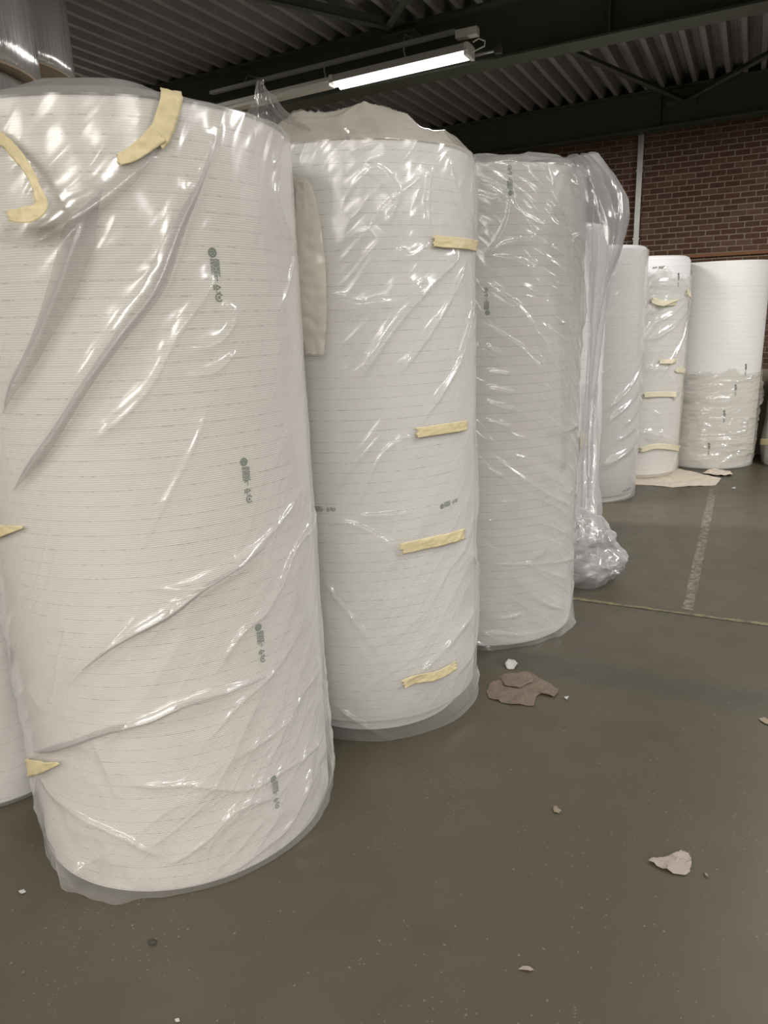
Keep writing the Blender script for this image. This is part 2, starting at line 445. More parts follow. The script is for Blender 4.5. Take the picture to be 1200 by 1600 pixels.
# the far sides of the hall, outside the photograph
for nm, (x0, x1, y0, y1) in (('wall_right', (9.0, 9.3, -12.3, WALL_Y + .3)), ('wall_left', (-9.3, -9.0, -12.3, WALL_Y + .3)), ('wall_front', (-9.3, 9.3, -12.3, -12.0))):
    bm = bmesh.new(); add_box(bm, x0, x1, y0, y1, 0, 3.9); structure(bm_obj(nm, bm, M['wall_plain']))
# timber rail fixed along the wall
p0 = at_y(1085, 402, WALL_Y - .02); p1 = at_y(1200, 391, WALL_Y - .02)
bm = bmesh.new(); add_box(bm, -1.1, 4.5, WALL_Y - .03, WALL_Y - .0025, (p0[2] + p1[2]) / 2 - .016, (p0[2] + p1[2]) / 2 + .016, 0, .003)
structure(bm_obj('trim_1', bm, M['timber']))
# galvanised conduit
c0 = at_y(1001, 208, WALL_Y - .03); c1 = at_y(995, 378, WALL_Y - .03)
cx_ = (c0[0] + c1[0]) / 2
ct = thing('wall_conduit', 'grey galvanised vertical conduit on the brick wall under the roof beam', 'conduit', (cx_, WALL_Y - .025, 0))
bm = bmesh.new(); add_box(bm, -.028, .028, -.022, .012, .3, c0[2] + .03, 0, .005); bm_obj('channel', bm, M['rail'], ct)
for z in (1.4, 2.2, 2.85):
    bm = bmesh.new(); add_box(bm, -.034, .034, -.025, .0145, z, z + .014); bm_obj('clip', bm, M['rail'], ct)

# ------------------------------------------------------------------ fluorescent light under the beam
LY = 5.12
def lp(x, y): return at_y(x, y, LY)
tl, trr = lp(522, 129), lp(736, 78)
zL = (tl[2] + trr[2]) / 2; xl, xr = tl[0], trr[0]
def zl(x): return tl[2] + (trr[2] - tl[2]) * (x - xl) / (xr - xl)
sl = (trr[2] - tl[2]) / (xr - xl); zb0 = tl[2] - sl * xl
lamp = thing('fluorescent_light', 'lit fluorescent batten light hung under the green roof beam', 'lamp', ((xl + xr) / 2, LY, zL))
def rel(o, t):
    o.parent = t; o.matrix_parent_inverse = Matrix.Translation(t.location).inverted(); return o
# reflector trough
V, Fc = [], []
sec = [(-.085, -.02), (-.05, .035), (.05, .035), (.085, -.02), (.075, -.02), (.045, .027), (-.045, .027), (-.075, -.02)]
for x in (xl, xr):
    for (y, z) in sec: V.append((x, LY + y, zb0 + sl * x + z))
n = len(sec)
for i in range(n): Fc.append((i, (i + 1) % n, n + (i + 1) % n, n + i))
Fc += [tuple(range(n))[::-1], tuple(range(n, 2 * n))]
rel(mesh_obj('reflector', V, Fc, M['white_metal']), lamp)
for dy in (-.034, .034):
    bm = bmesh.new(); add_tube(bm, [(xl + .03, LY + dy, zb0 + sl * (xl + .03) - .012), (xr - .03, LY + dy, zb0 + sl * (xr - .03) - .014)], .032, 14)
    rel(bm_obj('tube', bm, M['tube'], None, True), lamp)
for x in (xl + .012, xr - .012):
    bm = bmesh.new(); add_box(bm, x - .014, x + .014, LY - .075, LY + .075, zb0 + sl * x - (.045 if x > -2.2 else .012), zb0 + sl * x + .032, 0, .004)
    rel(bm_obj('lamp_holder', bm, M['plastic_white']), lamp)
bm = bmesh.new(); add_box(bm, xr - .1, xr + .05, LY - .03, LY + .03, zb0 + sl * xr + .075, zb0 + sl * xr + .125, 0, .004)
jb = rel(bm_obj('junction_box', bm, M['plastic_white']), lamp)
q = [lp(739, 66), lp(748, 60), lp(758, 64), lp(757, 72), lp(747, 77), lp(737, 82)]
bm = bmesh.new(); add_tube(bm, q, .005, 8); bm_obj('cable', bm, M['plastic_white'], jb, True)
for xx in (lp(508, 125)[0], lp(632, 90)[0]):
    bm = bmesh.new(); z = zb0 + sl * xx
    add_tube(bm, [(xx, LY, z + .03), (xx + .006, LY, z + .06), (xx - .004, LY, z + .09), (xx, LY, z + .118)], .006, 6)
    rel(bm_obj('hook', bm, M['rail']), lamp)
ll = batten_fill_light('tube_light', ((xl + xr) / 2, LY, zL - .05), 60, xr - xl - .1, .12, (1, .97, .92))
# carrier rail above, trunking to the left, conduit stub to the right
rt = thing('carrier_rail', 'thin grey carrier rail running above the lit batten light', 'rail', (-3, LY, zL))
bm = bmesh.new(); x0 = lp(330, 150)[0]
add_box(bm, x0, xr - .105, LY - .02, LY + .02, zb0 + .118, zb0 + .140, sl); rel(bm_obj('rail', bm, M['rail']), rt)
for xx in (lp(382, 130)[0], lp(630, 70)[0]):
    bm = bmesh.new(); add_tube(bm, [(xx, LY, zb0 + sl * xx + .14), (xx, LY + .04, zb0 + sl * xx + .2), (xx, B1Y + .085, zb0 + sl * xx + .23)], .005, 6); rel(bm_obj('hanger', bm, M['rail']), rt)
tk = thing('lighting_trunking', 'pale lighting trunking continuing left of the lit tube', 'trunking', (-4, LY, zL))
bm = bmesh.new(); add_box(bm, -6.2, xl - .01, LY - .055, LY + .035, zb0 - .03, zb0 + .028, sl, .004); rel(bm_obj('body', bm, M['white_metal']), tk)
bm = bmesh.new(); add_box(bm, -6.2, xl - .01, LY - .072, LY + .05, zb0 - .004, zb0 + .004, sl); rel(bm_obj('lip', bm, M['white_metal']), tk)
a, b = lp(742, 87), lp(778, 78)
bm = bmesh.new(); add_tube(bm, [a, b], .009, 8); bm2 = bm
cs = tag(bm_obj('conduit_stub', bm2, M['rail'], None, True), 'short metal conduit at the right end of the lit lamp', 'conduit')
bm = bmesh.new(); add_box(bm, b[0] - .02, b[0] + .025, b[1] - .02, b[1] + .02, b[2] - .022, b[2] + .022, 0, .003); bm_obj('end_cap', bm, M['dark_scrap'], cs)

# ------------------------------------------------------------------ foam rolls wrapped in film
def seg_dist(S, Z, pl):
    """distance to polyline, signed side and arc position (0..1)"""
    best = np.full(S.shape, 1e9); side = np.zeros(S.shape); tt = np.zeros(S.shape)
    pl = np.asarray(pl, float); seg = np.hypot(*(pl[1:] - pl[:-1]).T); tot = seg.sum(); acc = 0
    for i in range(len(pl) - 1):
        a, b = pl[i], pl[i + 1]; d = b - a; L2 = d @ d
        t = np.clip(((S - a[0]) * d[0] + (Z - a[1]) * d[1]) / L2, 0, 1)
        dx = S - a[0] - t * d[0]; dz = Z - a[1] - t * d[1]; dd = np.hypot(dx, dz)
        mk = dd < best
        best = np.where(mk, dd, best); side = np.where(mk, np.sign(d[0] * (Z - a[1]) - d[1] * (S - a[0])), side)
        tt = np.where(mk, (acc + t * seg[i]) / tot, tt); acc += seg[i]
    return best, side, tt

def smooth_line(pl, n=5):
    pl = np.asarray(pl, float)
    if len(pl) < 3: return pl
    out = []
    P = np.vstack([2 * pl[0] - pl[1], pl, 2 * pl[-1] - pl[-2]])
    for i in range(1, len(P) - 2):
        for k in range(n):
            t = k / n; a, b, c, d = P[i - 1], P[i], P[i + 1], P[i + 2]
            out.append(.5 * ((2 * b) + (c - a) * t + (2 * a - 5 * b + 4 * c - d) * t * t + (3 * b - a - 3 * c + d) * t ** 3))
    out.append(pl[-1]); return np.array(out)

class Roll:
    def __init__(s, cx, cy, R, H, name, label, cat='foam roll', z0=0.0, lean=(0, 0)):
        s.cx, s.cy, s.R, s.H, s.z0 = cx, cy, R, H, z0
        s.lean = lean
        s.th0 = math.atan2(-cy, -cx)
        s.t = thing(name, label, cat, (cx, cy, z0), 'white foam rolls standing on the floor')
        s.folds = []; s.noise = None; s.cap = lambda S, q: .012 + 0 * S; s.extra = None; s.gap = .006; s.amp = 1.35
    def off(s, S, Z):
        d = np.full(S.shape, s.gap, float)
        if s.noise is not None: d += s.noise(S, Z) * np.clip(Z / .16 + .15, 0, 1)
        for (pl, a, w1, w2) in s.folds:
            mg = 5 * max(w1, w2)
            mk = (S > pl[:, 0].min() - mg) & (S < pl[:, 0].max() + mg) & (Z > pl[:, 1].min() - mg) & (Z < pl[:, 1].max() + mg)
            if not mk.any(): continue
            dd, sd, tt = seg_dist(S[mk], Z[mk], pl)
            wv = np.where(sd > 0, w1, w2)
            core = np.sqrt(dd * dd + .0016 ** 2) - .0016
            env = np.clip(np.minimum(tt, 1 - tt) * 6 + .05, 0, 1)
            d[mk] += s.amp * a * np.exp(-core / wv) * env * np.clip(Z[mk] / .10 + .2, 0, 1)
        if s.extra is not None: d += s.extra(S, Z)
        return np.maximum(d, .002)
    def P(s, S, Z, off, lim=.010):
        """point on the wrap: Z above the rim runs inward over the top (local coordinates)"""
        q = np.maximum(Z - s.H, 0)
        cap = s.cap(S, q)
        rr = np.where(Z <= s.H, s.R + off, np.maximum(s.R + np.minimum(off, lim) - q, .01))
        z = np.where(Z <= s.H, Z, s.H + cap + np.minimum(off, lim) * np.clip(q / .02, 0, 1))
        # round the shoulder
        th = s.th0 + S / s.R
        return np.stack([rr * np.cos(th) + s.lean[0] * z, rr * np.sin(th) + s.lean[1] * z, z], -1)
    def px(s, x, y):
        r = ray(x, y); c = np.array([s.cx, s.cy]); d = r[:2]; A = d @ d; B = -2 * (d @ c); C_ = c @ c - (s.R + .006) ** 2
        disc = B * B - 4 * A * C_
        t = (-B - math.sqrt(max(disc, 0))) / (2 * A)
        p = CO + r * t
        th = math.atan2(p[1] - s.cy, p[0] - s.cx); dth = (th - s.th0 + PI) % (2 * PI) - PI
        return (s.R * dth, p[2] - s.z0)
    def pxs(s, pts): return np.array([s.px(*p) for p in pts])
    def fold(s, pts, a=.008, w1=.008, w2=.03, px=True):
        pl = s.pxs(pts) if px else np.asarray(pts, float)
        s.folds.append((smooth_line(pl), a, w1, w2))
    def body(s, mat, step=.0, step_h=.05, chamfer=.012, top_step=0.0, seg=144):
        R, H = s.R, s.H
        pr = [(.05, .01), (R - step - .004 if step else R - chamfer, 0)]
        if step: pr += [(R - step, .004), (R - step, step_h), (R - .004, step_h), (R, step_h + .006)]
        else: pr += [(R, chamfer)]
        for k in range(1, 8): pr.append((R, step_h + (H - step_h) * k / 8))
        pr += [(R, H - chamfer), (R - chamfer * .4, H - chamfer * .3), (R - chamfer, H)]
        for k in range(6):                                            # wound layers on the end face
            r = R - chamfer - .03 - k * .05
            if r < .09: break
            pr += [(r + .004, H + .003 * (k % 2)), (r, H - .004 + .003 * (k % 2))]
        pr += [(.055, H - .004), (.05, H - .02), (.05, .01)]
        th = np.linspace(0, 2 * PI, seg, endpoint=False); n = len(pr)
        V = np.array([[(r * math.cos(t) + s.lean[0] * z, r * math.sin(t) + s.lean[1] * z, z) for (r, z) in pr] for t in th]).reshape(-1, 3)
        Fq = []
        for i in range(seg):
            j = (i + 1) % seg
            for k in range(n - 1): Fq.append((i * n + k, j * n + k, j * n + k + 1, i * n + k + 1))
        o = s.body_obj = mesh_obj('foam_body', V, np.array(Fq), mat, s.t, True)
        o.data.set_sharp_from_angle(angle=math.radians(35)) if hasattr(o.data, 'set_sharp_from_angle') else None
        return o
    def wrap(s, mat, nf=420, nb=70, nz=420, z_lo=.002, z_hi=None, cap=True, name='plastic_wrap', span=1.75, ncap=36, top_mat=None, wavy=0.0):
        a = np.linspace(-span, span, nf); b = np.linspace(span, 2 * PI - span, nb + 2)[1:-1]
        th = np.concatenate([a, b]); S = s.R * np.where(th > PI, th - 2 * PI, th)
        z_hi = s.H if z_hi is None else z_hi
        Z = np.linspace(z_lo, z_hi, nz)
        if cap: Z = np.concatenate([Z, s.H + np.geomspace(.002, s.R - .012, ncap)])
        SS, ZZ = np.meshgrid(S, Z, indexing='ij')
        if wavy: ZZ = ZZ * (1 + wavy * vnoise(SS / .12, 0 * SS, 3) + wavy * .4 * vnoise(SS / .03, 0 * SS, 5))
        O = s.off(SS, np.minimum(ZZ, s.H))
        Vv = s.P(SS, ZZ, O)
        n, mz = SS.shape; idx = np.arange(n * mz).reshape(n, mz); nx = np.roll(idx, -1, 0)
        Fq = np.stack([idx[:, :-1], nx[:, :-1], nx[:, 1:], idx[:, 1:]], -1).reshape(-1, 4)
        o = mesh_obj(name, Vv.reshape(-1, 3), Fq, mat, s.t, True)
        if top_mat:
            Z2 = s.H + np.concatenate([[0], np.geomspace(.002, s.R - .012, ncap)])
            SS, ZZ = np.meshgrid(S, Z2, indexing='ij')
            V2 = s.P(SS, ZZ, s.off(SS, np.minimum(ZZ, s.H)))
            n, mz = SS.shape; idx = np.arange(n * mz).reshape(n, mz); nx = np.roll(idx, -1, 0)
            F2 = np.stack([idx[:, :-1], nx[:, :-1], nx[:, 1:], idx[:, 1:]], -1).reshape(-1, 4)
            mesh_obj('film_top', V2.reshape(-1, 3), F2, top_mat, s.t, True)
        return o
    def strip(s, pts, width, mat, name, lift=.003, n=40, nw=8, px=True, jag=.006, crinkle=.0012, seed=1, lifts=None, solid=True, widths=None):
        pl = smooth_line(s.pxs(pts) if px else pts, 8)
        seg = np.r_[0, np.cumsum(np.hypot(*(pl[1:] - pl[:-1]).T))]; L = seg[-1]
        tt = np.linspace(0, L, n)
        c = np.stack([np.interp(tt, seg, pl[:, k]) for k in (0, 1)], -1)
        g = np.gradient(c, axis=0); g /= np.hypot(*g.T)[:, None]; nn = np.stack([-g[:, 1], g[:, 0]], -1)
        v = np.linspace(-.5, .5, nw)
        wd = np.full(n, width) if widths is None else np.interp(tt / L, np.linspace(0, 1, len(widths)), widths)
        S = c[:, 0, None] + nn[:, 0, None] * v * wd[:, None]; Z = c[:, 1, None] + nn[:, 1, None] * v * wd[:, None]
        # torn ends
        S[0] += g[0, 0] * jag * vnoise(v * 9, 0 * v, seed); Z[0] += g[0, 1] * jag * vnoise(v * 9, 0 * v, seed)
        S[-1] += g[-1, 0] * jag * vnoise(v * 9, 0 * v + 5, seed); Z[-1] += g[-1, 1] * jag * vnoise(v * 9, 0 * v + 5, seed)
        ex = np.zeros(n) if lifts is None else np.interp(tt / L, np.linspace(0, 1, len(lifts)), lifts)
        O = np.where(Z <= s.H, s.off(S, np.minimum(Z, s.H)), s.off(S, np.minimum(Z, s.H)))
        sm = O.copy()
        for _ in range(2): sm = (sm + np.roll(sm, 1, 0) + np.roll(sm, -1, 0)) / 3
        O = np.maximum(O, sm) + lift + ex[:, None] + crinkle * (ridged(S / .02, Z / .013, seed, 2) + .6 * ridged(S / .008, Z / .012, seed + 1, 2))
        O = np.where(Z > s.H, np.minimum(O - lift, .012) + lift, O)
        top = s.P(S, Z, O, .06); n_, m_ = S.shape
        th_ = .0007; low = s.P(S, Z, O - th_, .06)
        idx = np.arange(n_ * m_).reshape(n_, m_); N = n_ * m_
        Fq = [np.stack([idx[:-1, :-1], idx[1:, :-1], idx[1:, 1:], idx[:-1, 1:]], -1).reshape(-1, 4)]
        if solid:
            Fq.append(np.stack([idx[:-1, :-1], idx[:-1, 1:], idx[1:, 1:], idx[1:, :-1]], -1).reshape(-1, 4) + N)
            bd = np.concatenate([idx[0, :], idx[1:, -1], idx[-1, ::-1][1:], idx[::-1, 0][1:]])
            Fq.append(np.stack([bd[:-1], bd[1:], bd[1:] + N, bd[:-1] + N], -1))
            Vv = np.concatenate([top.reshape(-1, 3), low.reshape(-1, 3)])
        else: Vv = top.reshape(-1, 3)
        return mesh_obj(name, Vv, np.concatenate(Fq), mat, s.t, True)
    def pleats(s, mat, items, name='film_pleat'):
        """second and third layers where the film is folded over itself"""
        for k, (pts, wds, lf) in enumerate(items):
            s.strip(pts, .02, mat, name, lift=lf, n=90, nw=11, crinkle=.0004, seed=20 + k, solid=False, widths=[.003] + list(wds) + [.003], jag=.004)
    def stamp(s, x, y, hgt, mat=None, horiz=False, flip=False, lift=.0012, px=True):
        """printed mark: ring emblem, block of small print, recycling triangle, arrow ring"""
        cs_, cz = s.px(x, y) if px else (x, y)
        V, Fc = [], []; k = hgt
        def put(u, v):   # u across, v along (1 = top)
            if flip: u, v = -u, -v
            if horiz: u, v = v, -u
            S = np.array(cs_ + u * k); Z = np.array(cz + v * k)
            V.append(tuple(s.P(S, Z, np.array(lift)))); return len(V) - 1
        def poly(pts): Fc.append(tuple(put(*p) for p in pts))
        def ring(cu, cv, r0, r1, a0=0, a1=2 * PI, n=20):
            for i in range(n):
                b0 = a0 + (a1 - a0) * i / n; b1 = a0 + (a1 - a0) * (i + 1) / n
                poly([(cu + r0 * math.cos(b0), cv + r0 * math.sin(b0)), (cu + r1 * math.cos(b0), cv + r1 * math.sin(b0)),
                      (cu + r1 * math.cos(b1), cv + r1 * math.sin(b1)), (cu + r0 * math.cos(b1), cv + r0 * math.sin(b1))])
        def bar(u0, u1, v0, v1): poly([(u0, v0), (u1, v0), (u1, v1), (u0, v1)])
        ring(-.04, .42, .055, .088); ring(-.04, .42, .012, .034)
        for i in range(5): ring(-.04, .42, .036, .053, i * 2 * PI / 5, i * 2 * PI / 5 + .7, 3)
        rr = random.Random(int(x * 7 + y))
        for (u, v1, v0) in ((-.085, .32, .02), (-.05, .31, -.02), (-.02, .31, .00), (.012, .32, -.08), (.045, .31, .03), (.075, .30, .0)):
            v = v1
            while v > v0:
                l = rr.uniform(.02, .07); bar(u - .011, u + .011, max(v - l, v0), v); v -= l + .012
        tri = [(-.035, -.13), (-.035, -.255), (.085, -.192)]; tin = [(-.012, -.165), (-.012, -.22), (.042, -.192)]
        for i in range(3):
            j = (i + 1) % 3; poly([tri[i], tri[j], tin[j], tin[i]])
        bar(-.08, -.055, -.24, -.145)
        ring(.02, -.37, .055, .082, .5, 5.6); ring(.02, -.37, .0, .03, 0, 2 * PI, 8); bar(-.03, -.005, -.285, -.265); bar(.03, .055, -.285, -.262)
        return mesh_obj('printed_mark', V, Fc, mat or M['ink'], s.body_obj)

def drape(alpha, seed, big=.004, crease=.006, p1=.45, q1=.075, power=5, mask=.4, calm=0.0):
    ca, sa = math.cos(alpha), math.sin(alpha)
    def f(S, Z):
        wob = .03 * vnoise(S / .2, Z / .2, seed + 5)
        p = S * ca + Z * sa; q = -S * sa + Z * ca + wob
        mk = np.clip(.5 + vnoise(S / .3, Z / .35, seed + 1) * 1.2, 0, 1) * (1 - mask) + mask
        r = crease * ridged(p / p1, q / q1, seed, power) * mk
        mk = mk * (1 - calm * np.clip((Z - .8) / .5, 0, 1))
        r = crease * ridged(p / p1, q / q1, seed, power) * mk
        r += crease * .5 * ridged(p / (p1 * .45), q / (q1 * .5), seed + 2, power) * mk
        r += big * (1 + vnoise(S / .22, Z / .3, seed + 3)) * .5 * (1 - calm * np.clip((Z - .8) / .5, 0, 1))
        r += .0006 * vnoise(p / .06, q / .02, seed + 4)
        return r
    return f

# ---- nearest roll
r1 = Roll(-1.575, 1.629, .460, 2.017, 'foam_roll', 'nearest and largest white foam roll, loosely bagged in clear film, left foreground')
r1.body(M['foam_a'], seg=180)
r1.noise = drape(math.radians(52), 1, .006, .009, .5, .10, 4, .35, .8)
def flare1(S, Z):
    e = .003 * np.exp(-Z / .05) * (1 + .7 * vnoise(S / .09, Z / .2, 2))
    left = np.exp(-((S + .34) / .16) ** 2) * np.exp(-(np.maximum(Z - .05, 0) / .16) ** 2)
    e += left * (.034 + .022 * vnoise(S / .06, Z / .08, 4))
    right = np.exp(-((S - .50) / .16) ** 2) * np.exp(-((Z - .16) / .14) ** 2)
    e += right * (.022 + .012 * vnoise(S / .05, Z / .06, 6))
    low = np.exp(-(Z / .45) ** 2)
    e += low * np.clip(Z / .1, 0, 1) * .006 * ridged((S * .8 + Z * .6) / .3, (Z * .8 - S * .6) / .06, 3, 4)
    return e
r1.extra = flare1
r1.cap = lambda S, q: (.002 + .042 * np.clip(q / .09, 0, 1) * np.exp(-((S + .07) / .22) ** 4) + .004 * np.clip(q / .1, 0, 1) * (1 + vnoise(S / .07, q / .06, 3)))
for pts, a, w1, w2 in [
    ([(345, 190), (308, 285), (277, 355), (243, 450), (191, 523), (143, 593), (82, 692), (26, 766)], .020, .010, .016),
    ([(150, 320), (130, 359), (100, 450), (56, 554), (9, 645)], .016, .018, .022),
    ([(342, 428), (277, 523), (234, 606), (186, 658), (130, 701)], .010, .006, .018),
    ([(411, 850), (327, 906), (261, 957), (187, 999), (140, 1037), (112, 1069)], .016, .008, .018),
    ([(411, 1055), (299, 1093), (233, 1121), (163, 1139), (61, 1172)], .016, .008, .016),
    ([(490, 790), (460, 850), (434, 911), (411, 953), (373, 990), (330, 1060)], .012, .012, .010),
    ([(470, 760), (420, 830), (360, 885), (300, 915), (220, 915)], .009, .010, .012),
    ([(480, 1180), (448, 1279), (400, 1330), (345, 1368)], .012, .010, .014),
    ([(500, 1140), (440, 1200), (380, 1230), (300, 1222), (190, 1222)], .010, .008, .016),
    ([(430, 1240), (370, 1260), (320, 1310), (260, 1350)], .010, .008, .016),
    ([(350, 470), (365, 500), (340, 535), (295, 547)], .007, .008, .012),
    ([(370, 548), (335, 580), (290, 590)], .006, .006, .010),
    ([(440, 250), (430, 300), (440, 340), (455, 400), (430, 500)], .007, .008, .014),
    ([(330, 210), (310, 250), (290, 300)], .006, .006, .010),
    ([(420, 180), (440, 215), (425, 260)], .006, .006, .010),
    ([(310, 300), (280, 400), (255, 470)], .006, .006, .012),
    ([(245, 240), (180, 300), (110, 350), (30, 400)], .010, .008, .016),
    ([(330, 620), (300, 700), (260, 780), (210, 880)], .006, .006, .014),
    ([(480, 940), (430, 1040), (370, 1100), (310, 1170)], .008, .008, .014),
    ([(500, 1020), (470, 1080), (440, 1130), (350, 1190)], .008, .008, .012),
    ([(60, 1200), (120, 1260), (200, 1300), (260, 1340)], .008, .008, .018),
    ([(150, 1150), (170, 1200), (190, 1250)], .006, .006, .014)]:
    r1.fold(pts, a, w1, w2)
r1.wrap(M['film'], 560, 90, 560, cap=False, top_mat=M['film_cap'])
r1.pleats(M['film_grey'], [
    ([(335, 205), (308, 285), (277, 355), (243, 450), (191, 523), (143, 593), (82, 692), (26, 766)], [.012, .03, .034, .026, .020, .02, .026], .003),
    ([(160, 300), (130, 359), (100, 450), (56, 554), (9, 645)], [.07, .06, .04, .03], .003),
    ([(405, 855), (327, 906), (261, 957), (187, 999), (140, 1037)], [.008, .02, .024, .02, .01], .003),
    ([(411, 1055), (299, 1093), (233, 1121), (163, 1139), (61, 1172)], [.006, .018, .022, .02, .02], .003),
    ])
r1.pleats(M['film'], [([(262, 170), (235, 225), (180, 280), (100, 330), (-10, 375)], [.03, .06, .07, .08, .08], .003)])
r1.strip([(272, 128), (266, 160), (252, 205), (240, 222)], .045, M['tape'], 'tape', .004, 40, 8, seed=2, crinkle=.003)
r1.strip([(246, 210), (225, 228), (205, 243), (184, 252)], .034, M['tape'], 'tape', .006, 30, 8, seed=3, crinkle=.003, widths=[.04, .034, .03, .022])
r1.strip([(-30, 205), (5, 215), (35, 238), (62, 272), (78, 305), (84, 325), (78, 337), (60, 342), (38, 342)], .03, M['tape'], 'tape', .006, 60, 8, seed=4, crinkle=.004,
         lifts=[0, .004, .02, .034, .04, .046, .05, .052, .05], widths=[.034, .026, .022, .024, .018, .014, .026, .034, .020])
r1.strip([(-30, 833), (5, 828), (40, 822)], .040, M['tape'], 'tape', .004, 24, 8, seed=5, crinkle=.003, widths=[.04, .042, .03, .006])
r1.strip([(34, 1203), (55, 1196), (98, 1188)], .045, M['tape'], 'tape', .004, 24, 8, seed=6, crinkle=.003, widths=[.052, .05, .036, .008])
for (x, y, hgt) in ((340, 432, .128), (388, 753, .126), (410, 1007, .122), (433, 1240, .118)): r1.stamp(x, y, hgt)

# ---- second roll
r2 = Roll(-1.345, 2.54, .435, 2.066, 'foam_roll', 'second white foam roll from the left, four strips of masking tape down its film')
r2.body(M['foam_b'], step=.06, step_h=.07)
r2.noise = drape(math.radians(42), 2, .006, .0065, .4, .10, 4, .35, .45)
r2.extra = lambda S, Z: .010 * np.exp(-Z / .05) * (1 + .5 * vnoise(S / .1, Z / .2, 5)) + .012 * np.exp(-(Z / .3) ** 2) * np.exp(-((S - .32) / .2) ** 2)
def cap2(S, q):
    t = np.clip(q / .07, 0, 1)
    t = t * t * (3 - 2 * t)
    cr = .026 * (1 + vnoise(S / .13, q / .16, 4)) * .5 + .030 * ridged(S / .22 + q / .16, q / .12 - S / .34, 6, 2) + .012 * ridged(S / .12 - q / .14, q / .09 + S / .2, 3, 2)
    return .006 + t * (.048 + cr) * (1 - .5 * np.clip((S - .10) / .3, 0, 1)) * np.clip((S + .40) / .14, .2, 1)
r2.cap = cap2
for pts, a, w1, w2 in [
    ([(722, 395), (690, 425), (650, 470), (610, 520), (560, 600)], .014, .007, .018),
    ([(728, 400), (705, 460), (670, 520), (620, 590)], .010, .007, .014),
    ([(730, 400), (735, 470), (715, 560), (690, 610), (655, 660)], .013, .009, .012),
    ([(600, 675), (560, 720), (520, 770)], .006, .006, .014),
    ([(700, 250), (712, 300), (735, 350), (748, 390)], .010, .008, .012),
    ([(672, 260), (668, 310), (670, 360)], .006, .006, .01),
    ([(735, 240), (745, 300), (742, 370)], .008, .006, .012),
    ([(620, 385), (640, 400), (670, 380)], .006, .006, .010),
    ([(570, 255), (600, 270), (620, 310), (600, 360)], .007, .008, .018),
    ([(570, 470), (620, 470), (665, 440)], .007, .008, .012),
    ([(505, 458), (560, 475), (600, 470)], .005, .006, .012),
    ([(560, 805), (620, 802), (640, 800)], .007, .006, .010),
    ([(500, 810), (560, 820), (620, 860), (630, 900)], .007, .008, .02),
    ([(505, 900), (540, 950), (580, 1000), (610, 1050)], .010, .012, .022),
    ([(710, 850), (745, 900), (738, 1000), (700, 1060)], .010, .012, .02),
    ([(640, 1060), (700, 1000), (740, 940)], .010, .010, .02),
    ([(525, 1100), (570, 1130), (620, 1160)], .012, .008, .014),
    ([(690, 1120), (725, 1090), (748, 1040)], .012, .010, .014),
    ([(735, 650), (742, 750), (735, 830)], .008, .010, .012),
    ([(650, 680), (620, 690), (590, 720), (560, 790)], .006, .006, .012)]:
    r2.fold(pts, a, w1, w2)
r2.wrap(M['film'], 420, 70, 440, ncap=60, cap=False, top_mat=M['film_cream'])
r2.strip([(676, 376), (700, 379), (745, 386)], .036, M['tape'], 'tape', .003, 40, 10, crinkle=.0022, jag=.012, seed=7)
r2.strip([(648, 676), (690, 670), (727, 664)], .036, M['tape'], 'tape', .003, 40, 10, crinkle=.0022, jag=.012, seed=8)
r2.strip([(624, 856), (675, 846), (722, 833)], .042, M['tape'], 'tape', .003, 40, 10, crinkle=.0022, jag=.012, seed=9)
r2.strip([(627, 1068), (650, 1058), (678, 1052), (707, 1037)], .038, M['tape'], 'tape', .003, 40, 10, crinkle=.0022, jag=.012, seed=10)
r2.stamp(705, 786, .105, horiz=True, flip=True); r2.stamp(503, 796, .105, horiz=True, flip=True)
# loose cream flap hanging between the first two rolls
pl = [(462, 285), (482, 300), (492, 400), (498, 500), (500, 552)]
r2.strip(pl, .1, M['flap'], 'film_flap', .05, 50, 10, crinkle=.006, seed=31, widths=[.03, .075, .09, .085, .055], lifts=[-.03, -.01, 0, 0, -.01], solid=False)
# twisted ear of film on top
def crumple(name, center, size, mat, parent, seed, nu=90, nv=60, amp=.35, spikes=(), power=2, freq=2.1):
    """bunched film: a closed creased pouch"""
    u = np.linspace(0, 2 * PI, nu, endpoint=False); v = np.linspace(.02, PI - .02, nv)
    UU, VV = np.meshgrid(u, v, indexing='ij')
    D = np.stack([np.sin(VV) * np.cos(UU), np.sin(VV) * np.sin(UU), np.cos(VV)], -1)
    def tri(D, k, sd):
        return (ridged(D[..., 0] * k + 3, D[..., 1] * k + D[..., 2] * k * .7, sd, power) + ridged(D[..., 1] * k + 7, D[..., 2] * k - D[..., 0] * k * .6, sd + 1, power)
                + ridged(D[..., 2] * k + 1, D[..., 0] * k + D[..., 1] * k * .5, sd + 2, power)) / 3
    r = 1 + amp * (tri(D, freq, seed) - .45) + amp * .45 * (tri(D, freq * 2.2, seed + 3) - .45) + amp * .05 * (tri(D, freq * 5, seed + 5) - .45)
    for (dr, a, wd) in spikes:
        dr = np.array(dr, float) / np.linalg.norm(dr); c = D @ dr
        r += a * np.exp(-np.arccos(np.clip(c, -1, 1)) / wd)
    Vv = D * r[..., None] * np.array(size) + np.array(center)
    idx = np.arange(nu * nv).reshape(nu, nv); nx = np.roll(idx, -1, 0)
    Fq = np.stack([idx[:, :-1], idx[:, 1:], nx[:, 1:], nx[:, :-1]], -1).reshape(-1, 4)
    return mesh_obj(name, Vv.reshape(-1, 3), Fq, mat, parent, True)
def local(t, p): return np.array(p) - np.array(t.location)

